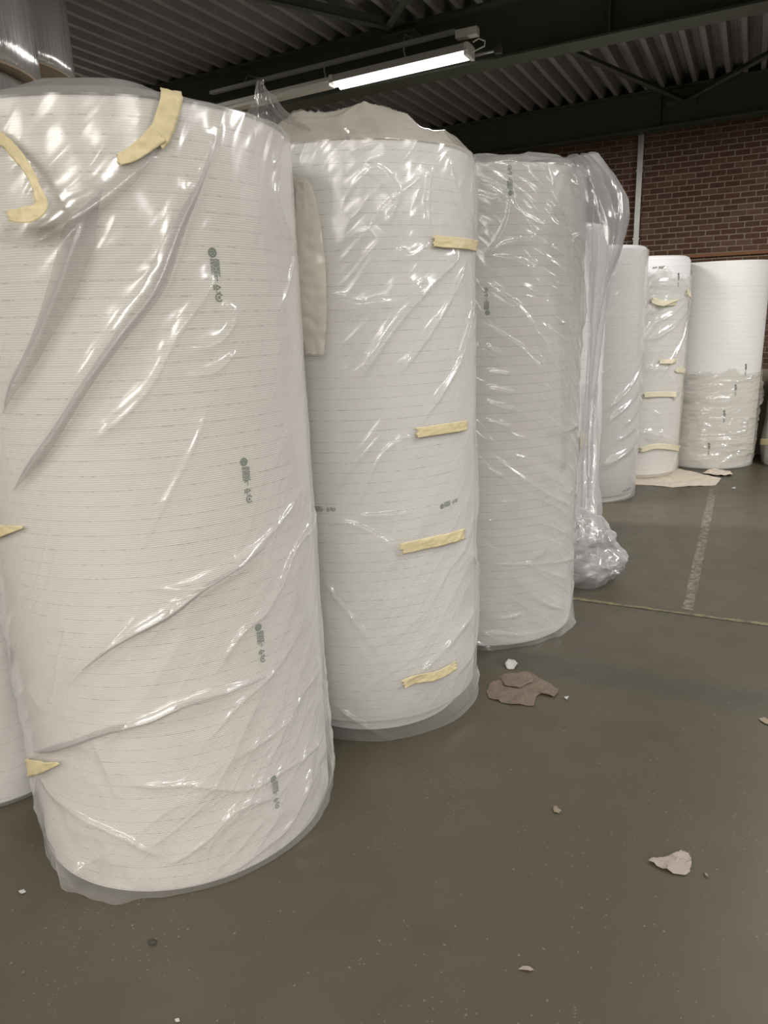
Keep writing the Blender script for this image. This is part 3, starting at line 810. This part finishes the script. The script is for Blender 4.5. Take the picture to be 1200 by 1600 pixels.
def sheet_surface(name, contour_rows, mat, parent, seed, nu=70, amp=.02, k=5.0):
    """loose hanging sheet: each row is a list of 3-D points, the rows run downwards"""
    rows = []
    for r in contour_rows:
        r = np.array(r, float); t = np.linspace(0, 1, len(r)); tt = np.linspace(0, 1, nu)
        rows.append(np.stack([np.interp(tt, t, r[:, i]) for i in range(3)], -1))
    G = np.array(rows)                                         # rows x nu x 3
    nr = len(rows); tt = np.linspace(0, nr - 1, 14 * nr)
    H_ = np.zeros((len(tt), nu, 3))
    for j in range(nu): H_[:, j] = np.stack([np.interp(tt, np.arange(nr), G[:, j, i]) for i in range(3)], -1)
    for _ in range(10): H_[1:-1] = (H_[:-2] + 2 * H_[1:-1] + H_[2:]) / 4
    for _ in range(4): H_[:, 1:-1] = (H_[:, :-2] + 2 * H_[:, 1:-1] + H_[:, 2:]) / 4
    gu = np.gradient(H_, axis=1); gv = np.gradient(H_, axis=0); nn = np.cross(gu, gv); nn /= np.linalg.norm(nn, axis=-1, keepdims=True) + 1e-9
    uu, vv = np.meshgrid(np.linspace(0, 1, nu), np.linspace(0, 1, len(tt)))
    d = amp * (ridged(uu * k + .4 * vnoise(uu * 3, vv * 3, seed), vv * k * .45, seed, 2.5) - .4) + amp * .5 * (ridged(uu * k * 2.3 + vv * 3, vv * k * 1.2, seed + 1, 3) - .3)
    H_ = H_ + nn * d[..., None]
    n_, m_ = H_.shape[:2]; idx = np.arange(n_ * m_).reshape(n_, m_)
    Fq = np.stack([idx[:-1, :-1], idx[1:, :-1], idx[1:, 1:], idx[:-1, 1:]], -1).reshape(-1, 4)
    Vv = H_.reshape(-1, 3) - np.array(parent.location)
    return mesh_obj(name, Vv, Fq, mat, parent, True)

# ear: rows from tip to root, at the left shoulder of the second roll
def ear(pts, s): return [at_dist(x, y, s + ds) for (x, y, ds) in pts]
sheet_surface('film_twist', [
    ear([(404, 127, 0), (406, 126, .01), (410, 129, 0)], 2.48),
    ear([(399, 145, .0), (408, 140, .05), (418, 138, 0)], 2.48),
    ear([(400, 162, .0), (415, 158, .06), (432, 158, 0)], 2.48),
    ear([(385, 178, .0), (420, 172, .10), (456, 180, 0)], 2.48),
    ear([(384, 200, .0), (430, 195, .12), (485, 200, 0)], 2.47),
    ear([(400, 222, .0), (440, 222, .10), (490, 216, 0)], 2.47)], M['film_grey'], r2.t, 3, 50, .011, 3)
# ---- third roll
r3 = Roll(-1.172, 3.48, .464, 2.12, 'foam_roll', 'third white foam roll, grey ruled lines, clear film hood bulging off its top right')
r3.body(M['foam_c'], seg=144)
r3.noise = drape(math.radians(-38), 4, .004, .006, .3, .055, 5, .4)
r3.extra = lambda S, Z: (.015 * np.exp(-Z / .06) * (1 + .6 * vnoise(S / .08, Z / .2, 5)) + .010 * np.exp(-((S - .36) / .12) ** 2) * ridged(S / .2, (Z + S * .5) / .055, 6, 3)
                         + .012 * np.exp(-(Z / .22) ** 2) * ridged((S * .6 + Z) / .09, S / .3, 2, 3))
r3.cap = lambda S, q: .006 + np.clip(q / .05, 0, 1) * (.012 + .018 * ridged(S / .12, q / .1, 5, 2))
for pts, a, w1, w2 in [
    ([(855, 290), (875, 340), (890, 390), (905, 440), (912, 520)], .016, .008, .012),
    ([(880, 390), (895, 370), (915, 362)], .008, .006, .008),
    ([(760, 400), (790, 380), (840, 375)], .008, .006, .010), ([(760, 400), (800, 405), (830, 420)], .008, .006, .010),
    ([(760, 405), (790, 350), (800, 290)], .007, .006, .010),
    ([(760, 440), (790, 465), (810, 480), (850, 540), (890, 640)], .010, .007, .014),
    ([(765, 460), (800, 480), (800, 478)], .008, .006, .010),
    ([(757, 505), (780, 520), (830, 560), (880, 640)], .007, .006, .012),
    ([(757, 540), (780, 552), (780, 552)], .008, .006, .010),
    ([(757, 580), (800, 585)], .008, .006, .010), ([(757, 605), (805, 615)], .008, .006, .010),
    ([(757, 628), (806, 642)], .009, .006, .010), ([(757, 655), (800, 668)], .007, .006, .010),
    ([(757, 700), (800, 735), (850, 770), (890, 790)], .009, .007, .014),
    ([(760, 730), (785, 745)], .008, .006, .010),
    ([(850, 480), (870, 560), (900, 660)], .007, .006, .012), ([(865, 450), (890, 540), (905, 600)], .007, .006, .012),
    ([(845, 590), (880, 655), (905, 670)], .007, .006, .01), ([(850, 650), (880, 672), (900, 660)], .007, .006, .01),
    ([(757, 882), (820, 880), (900, 868)], .006, .004, .006),
    ([(860, 1000), (880, 960), (893, 900)], .012, .008, .014), ([(780, 965), (810, 960), (815, 957)], .007, .006, .01),
    ([(760, 985), (800, 990), (860, 980)], .008, .006, .012)]:
    r3.fold(pts, a, w1, w2)
r3.wrap(M['film'], 400, 70, 420, ncap=40)
r3.stamp(797, 280, .12, flip=True); r3.stamp(760, 470, .115, flip=True)
def hood(rows, s0):
    return [[at_dist(x, y, s0 + ds) for (x, y, ds) in r] for r in rows]
HOOD = [
    [(860, 246, .10), (895, 239, .06), (918, 237, .05), (934, 240, .10)],
    [(880, 262, -.02), (920, 252, -.04), (945, 262, .02), (956, 268, .12)],
    [(895, 290, -.02), (930, 295, -.08), (965, 298, .0), (981, 310, .14)],
    [(905, 330, .0), (935, 335, -.09), (970, 340, -.02), (984, 340, .14)],
    [(912, 390, .02), (938, 390, -.08), (962, 390, -.02), (974, 392, .12)],
    [(914, 440, .03), (932, 440, -.05), (948, 440, .0), (956, 440, .10)],
    [(914, 520, .03), (925, 520, -.02), (936, 520, .02), (940, 520, .08)],
    [(912, 620, .03), (918, 620, .0), (926, 620, .02), (928, 620, .06)],
    [(905, 720, .03), (910, 720, .0), (913, 720, .02), (914, 720, .04)]]
sheet_surface('loose_film', hood(HOOD, 3.42), M['film_loose'], r3.t, 2, 80, .022, 1.8)
BACK = [[(x, y, .22 + .12 * i / 3) for i, (x, y, d) in enumerate(r)][::-1] for r in HOOD]
sheet_surface('loose_film', hood([[(r[3][0], r[3][1], .14), (r[2][0], r[2][1] + 4, .24), (r[1][0], r[1][1] + 6, .28), (r[0][0] + 8, r[0][1] + 4, .2)] for r in HOOD[:-1]], 3.42), M['film_loose'], r3.t, 6, 60, .016, 1.6)

# ---- roll behind the third one
r3b = Roll(-1.28, 4.83, .445, 2.0, 'foam_roll', 'white foam roll mostly hidden behind the hooded third roll, film heaped at its foot')
r3b.body(M['foam_far'])
r3b.noise = drape(math.radians(85), 5, .006, .008, .5, .05, 3, .5)
r3b.wrap(M['film'], 180, 30, 160)
r3b.strip([(902, 690), (914, 688)], .09, M['tape'], 'tape', .02, 12, 6, seed=11)
r3b.strip([(902, 818), (916, 812)], .03, M['tape'], 'tape', .02, 12, 6, seed=12)
cc = ground(925, 890)
g0 = np.array([cc[0] - .03, cc[1] + .1, 0])
crumple('bag_heap', local(r3b.t, (-.775, 4.13, .165)), (.205, .18, .185), M['film_bag'], r3b.t, 2, 160, 110, .75, [((.9, -.1, -.1), .2, .6), ((-.2, .3, 1), .6, .45)], 1.3, 1.1)
crumple('bag_heap', local(r3b.t, (-.79, 4.12, .10)), (.20, .15, .085), M['film_bag'], r3b.t, 5, 110, 70, .7, [((1, -.3, .1), .3, .5)], 1.4, 1.3)
sheet_surface('loose_film', [
    [at_dist(x, y, s) for (x, y, s) in r] for r in (
        [(908, 600, 4.52), (925, 600, 4.50), (938, 600, 4.56)],
        [(904, 680, 4.50), (922, 680, 4.44), (934, 680, 4.54)],
        [(902, 760, 4.46), (918, 760, 4.38), (935, 765, 4.50)],
        [(900, 810, 4.40), (918, 812, 4.30), (942, 812, 4.44)],
        [(900, 850, 4.34), (925, 850, 4.24), (962, 845, 4.36)])], M['film_loose'], r3b.t, 4, 50, .03, 4)

# ---- slim roll standing clear
r4 = Roll(-1.21, 6.28, .445, 1.985, 'foam_roll', 'white foam roll with dark print at its foot, left of the taped back roll')
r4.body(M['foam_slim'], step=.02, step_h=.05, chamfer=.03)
r4.noise = drape(math.radians(45), 6, .003, .004, .5, .10, 6, .3)
for pts, a in [([(1012, 540), (985, 600), (950, 640)], .014), ([(1010, 590), (990, 620), (960, 650), (950, 665)], .014), ([(1004, 620), (975, 665)], .012),
               ([(996, 660), (960, 690)], .01), ([(996, 680), (975, 705), (945, 725)], .014), ([(990, 695), (965, 715), (942, 728)], .012)]:
    r4.fold(pts, a * 1.6, .012, .018)
r4.wrap(M['film'], 240, 30, 260, z_hi=1.96, cap=False)
r4.stamp(980, 766, .12, M['ink_dark'], horiz=True)

# ---- taped roll on cardboard
CARD_Z = .010
r5 = Roll(-.93, 7.25, .415, 1.935, 'foam_roll', 'bagged foam roll with yellowish tape standing on pale cardboard', z0=CARD_Z)
r5.body(M['foam_far'], chamfer=.04)
r5.noise = drape(math.radians(60), 7, .008, .010, .4, .09, 4, .4)
r5.extra = lambda S, Z: .012 * np.exp(-Z / .06)
for pts, a in [([(1075, 465), (1060, 500), (1030, 525), (1012, 530)], .018), ([(1072, 460), (1040, 475), (1015, 490)], .014), ([(1070, 455), (1040, 445), (1015, 445)], .014),
               ([(1010, 575), (1035, 577)], .012), ([(1000, 675), (1030, 680), (1060, 700)], .012), ([(1062, 605), (1050, 625)], .010), ([(1074, 470), (1066, 520), (1050, 560), (1030, 590)], .014), ([(1074, 462), (1050, 490), (1022, 505)], .012), ([(1020, 640), (1035, 655), (1030, 680), (1005, 672)], .014), ([(1072, 455), (1055, 430), (1030, 421)], .012)]:
    r5.fold(pts, a * 1.5, .012, .018)
r5.wrap(M['film_stretch'], 240, 30, 240, z_hi=1.80, cap=False, wavy=.03)
for k, (pts, wd) in enumerate([([(1017, 469), (1035, 474), (1056, 472)], .05), ([(1030, 565), (1055, 564)], .04), ([(1056, 578), (1077, 580)], .045),
                               ([(1005, 617), (1030, 616), (1055, 616)], .05), ([(1000, 703), (1030, 697), (1064, 702)], .05), ([(1071, 455), (1078, 464)], .05)]):
    r5.strip(pts, wd, M['tape_hazy'], 'tape', .0025, 24, 8, seed=13 + k, jag=.02)
r5.stamp(1030, 418, .12, M['ink_dark'], horiz=True); r5.stamp(1061, 438, .12, M['ink_dark'])

# ---- wide roll at right, stretch wrapped below
r6 = Roll(-.312, 7.93, .44, 1.90, 'foam_roll', 'wide cream foam roll at the far right, lower half in shiny stretch film')
r6.body(M['foam_warm'])
r6.noise = drape(math.radians(4), 3, .006, .026, .20, .06, 3, .4)
r6.wrap(M['film_stretch'], 300, 30, 240, z_lo=.003, z_hi=.93, cap=False, wavy=.03)
r6.stamp(1166, 578, .11, M['ink_dark']); r6.stamp(1150, 610, .11, M['ink_dark']); r6.stamp(1132, 651, .12, M['ink_dark']); r6.stamp(1108, 702, .12, M['ink_dark'])

# ---- sliver at the right edge, and the one behind the first roll at left
r7 = Roll(.60, 8.0, .37, .95, 'foam_roll', 'low bagged bundle cut off by the right edge of the photo beside the wide roll')
r7.body(M['foam_warm']); r7.noise = drape(math.radians(80), 2, .01, .012, .4, .07, 3, .5); r7.extra = lambda S, Z: .03 * np.exp(-((Z - .2) / .2) ** 2)
r7.wrap(M['film_stretch'], 120, 20, 100)
r7.strip([(1190, 690), (1215, 690)], .06, M['tape'], 'tape', .004, 12, 6, seed=22)
r0 = Roll(-2.31, 1.462, .24, 1.9, 'foam_roll', 'cream roll showing as a narrow strip at the left edge behind the nearest roll')
r0.body(M['foam_warm'], seg=96); r0.noise = drape(math.radians(70), 4, .004, .006, .4, .07, 4, .4)
r0.wrap(M['film'], 150, 20, 150)

# ------------------------------------------------------------------ grey stretch wrapped rolls stacked at the left
def silver_material():
    t = NT('stretch_wrapped_grey'); tc = t.n('ShaderNodeTexCoord').outputs['Object']
    mp = t.n('ShaderNodeMapping'); mp.inputs['Scale'].default_value = (1, 1, .06); t.l(tc, mp.inputs[0])
    n1 = t.noise(mp.outputs[0], 45, 4, .65); n2 = t.noise(tc, 8, 4)
    c = t.mix(n1, (.36, .35, .335), (.66, .65, .635))
    p = t.bsdf(c, t.math('ADD', t.math('MULTIPLY', n2, .15), .12), .25, n1, .7, .008, .8)
    p.inputs['Coat Weight'].default_value = .6; p.inputs['Coat Roughness'].default_value = .12
    return t.m
M['silver'] = silver_material()
def wrapped_roll(x, y, z0, z1, R, label):
    t = thing('wrapped_roll', label, 'wrapped roll', (x, y, z0), 'grey wrapped rolls stacked at the left')
    hh = z1 - z0; seg = 96; pr = [(R - .05, .004), (R - .012, .004), (R, .02)] + [(R, hh * k / 10) for k in range(1, 10)] + [(R, hh - .03), (R - .02, hh), (.05, hh)]
    n = len(pr); V = []
    for i in range(seg):
        a = 2 * PI * i / seg
        for k, (r, z) in enumerate(pr):
            rr = r + .004 * float(vnoise(a * 9, z * 2, 3)) * (1 if k > 1 else 0)
            V.append((rr * math.cos(a), rr * math.sin(a), z))
    Fq = [(i * n + k, ((i + 1) % seg) * n + k, ((i + 1) % seg) * n + k + 1, i * n + k + 1) for i in range(seg) for k in range(n - 1)]
    mesh_obj('stretch_wrap', V, Fq, M['silver'], t, True)
    V = []; pr = [(.045, .0), (R - .008, .0), (R - .008, .010), (.045, .010)]
    for i in range(seg):
        a = 2 * PI * i / seg
        for (r, z) in pr: V.append((r * math.cos(a), r * math.sin(a), z))
    Fq = [(i * 4 + k, ((i + 1) % seg) * 4 + k, ((i + 1) % seg) * 4 + (k + 1) % 4, i * 4 + (k + 1) % 4) for i in range(seg) for k in range(4)]
    mesh_obj('end_board', V, Fq, M['core'], t)
    return t
AX, AY, BX, BY = -2.89, 1.98, -3.56, 2.80
wrapped_roll(AX - .02, AY, 0, 2.435, .442, 'lower shiny grey wrapped roll at the far left, only its top rim in view')
wrapped_roll(AX, AY, 2.45, 3.34, .45, 'upper shiny grey wrapped roll at the top left corner, the nearer of two')
wrapped_roll(BX - .13, BY - .02, 0, 2.735, .43, 'lower grey wrapped roll under the overhanging upper one with brown underside')
wrapped_roll(BX, BY, 2.745, 3.34, .45, 'upper grey wrapped roll showing its brown underside, right of the nearer one')

# ------------------------------------------------------------------ litter
def scrap(name, px_pts, mat, label, cat, z=.002, th=.0015, curl=.004, seed=1, z0=0.0, parent=None, n_in=5, jag=.08):
    """torn flat piece: outline on the floor, raised and creased inside, real thickness"""
    P = np.array([ground(x, y)[:2] for x, y in px_pts]); c = P.mean(0)
    out = []
    for i in range(len(P)):
        a, b = P[i], P[(i + 1) % len(P)]; L = np.hypot(*(b - a)); nn = np.array([-(b - a)[1], (b - a)[0]])
        for k in range(4):
            t = k / 4; out.append(a + (b - a) * t + nn * jag * float(vnoise(i * 3.1 + k * 1.7, 2, seed)) * (1 if k else .3))
    out = np.array(out); n = len(out); V = []; Fc = []
    for lay in range(2):
        for j in range(n_in + 1):
            f = 1 - j / n_in * .97
            q = c + (out - c) * f
            zz = z0 + z + curl * (.5 + .5 * vnoise(q[:, 0] / .035, q[:, 1] / .035, seed)) * (1 if j else .6) + curl * .8 * ridged(q[:, 0] / .05, q[:, 1] / .03, seed + 1, 3)
            V += [(q[i, 0] - c[0], q[i, 1] - c[1], zz[i] - (th if lay else 0)) for i in range(n)]
    N = n * (n_in + 1)
    for j in range(n_in):
        for i in range(n):
            k = (i + 1) % n
            f = (j * n + i, j * n + k, (j + 1) * n + k, (j + 1) * n + i)
            Fc.append(f); Fc.append(tuple(N + v for v in f[::-1]))
    Fc.append(tuple(n_in * n + i for i in range(n))); Fc.append(tuple(N + n_in * n + i for i in range(n))[::-1])
    for i in range(n): Fc.append((i, N + i, N + (i + 1) % n, (i + 1) % n))
    o = mesh_obj(name, V, Fc, mat, parent); o.location = (c[0], c[1], 0)
    if label: tag(o, label, cat)
    return o
bt = scrap('torn_cardboard', [(760, 1082), (766, 1070), (785, 1056), (830, 1051), (838, 1058), (862, 1070), (873, 1080), (866, 1090), (845, 1084), (838, 1090), (834, 1104), (790, 1100), (765, 1092)],
           M['card'], 'torn piece of brown cardboard lying on the floor before the third roll', 'cardboard', curl=.006, seed=2)
pp = np.array([ground(x, y)[:2] for x, y in [(786, 1056), (829, 1053), (833, 1068), (812, 1078), (790, 1074), (783, 1064)]])
o = scrap('torn_layer', [(786, 1056), (829, 1053), (833, 1068), (812, 1078), (790, 1074), (783, 1064)], M['card'], None, None, z=.009, curl=.004, seed=4)
o.parent = bt; o.location = (o.location[0] - bt.location[0], o.location[1] - bt.location[1], 0)
scrap('paper_crumb', [(789, 1041), (794, 1034), (803, 1033), (809, 1040), (803, 1046), (793, 1046)], M['white_scrap'], 'small white crumpled scrap just behind the brown cardboard', 'paper', curl=.012, seed=3)
scrap('torn_paper', [(1013, 1347), (1030, 1341), (1050, 1339), (1063, 1331), (1076, 1335), (1080, 1346), (1078, 1364), (1070, 1369), (1052, 1367), (1030, 1357)], M['paper'],
      'torn whitish paper scrap on the floor at the lower right', 'paper', curl=.010, seed=5)
scrap('paper_strip', [(810, 1516), (816, 1511), (828, 1512), (834, 1518), (828, 1519), (818, 1517)], M['paper'], 'small curled pale paper strip near the bottom edge of the photo', 'paper', curl=.008, seed=6)
scrap('paper_bit', [(864, 1262), (870, 1260), (872, 1266), (877, 1268), (873, 1272), (865, 1270)], M['tan_scrap'], 'tiny tan paper bit lying alone in the middle of the bare floor', 'paper', curl=.008, seed=7)
scrap('paper_bit', [(1185, 1124), (1194, 1122), (1210, 1132), (1206, 1136), (1192, 1130)], M['tan_scrap'], 'tan scrap cut off by the right edge on the floor', 'paper', curl=.01, seed=8)
scrap('paper_bit', [(29, 1394), (38, 1391), (41, 1395), (34, 1398)], M['white_scrap'], 'tiny white scrap on the floor left of the nearest roll', 'paper', curl=.005, seed=9)
scrap('paper_bit', [(881, 1091), (889, 1090), (886, 1095)], M['white_scrap'], 'tiny white flake right of the brown cardboard', 'paper', curl=.004, seed=10)
scrap('paper_bit', [(1100, 1364), (1104, 1367), (1107, 1372), (1102, 1370)], M['tan_scrap'], 'thin tan sliver right of the torn whitish paper', 'paper', curl=.004, seed=11)
scrap('paper_bit', [(1143, 763), (1150, 761), (1148, 765)], M['white_scrap'], 'tiny white flake beside the pale cardboard sheets at the back', 'paper', curl=.006, seed=12)
scrap('paper_bit', [(273, 1594), (280, 1592), (281, 1597), (275, 1598)], M['white_scrap'], 'tiny pale crumb at the bottom edge of the floor', 'paper', curl=.004, seed=16)
scrap('dirt_lump', [(231, 1472), (238, 1467), (246, 1471), (243, 1477), (234, 1477)], M['dark_scrap'], 'small dark lump of dirt on the floor below the nearest roll', 'dirt', curl=.006, seed=13)
# pale cardboard under the taped roll
scrap('cardboard_sheet', [(960, 745), (985, 757), (1020, 759), (1050, 762), (1085, 760), (1118, 759), (1127, 748), (1100, 742), (1060, 733), (1000, 730)], M['card_light'],
      'pale crumpled cardboard sheet under the taped roll', 'cardboard', z=.0015, curl=.006, seed=14, n_in=8, jag=.03)
scrap('cardboard_sheet', [(1098, 741), (1108, 735), (1125, 736), (1141, 739), (1145, 744), (1120, 745)], M['card_light'],
      'smaller loose piece of pale cardboard before the wide far roll', 'cardboard', z=.010, curl=.012, seed=15, jag=.03)
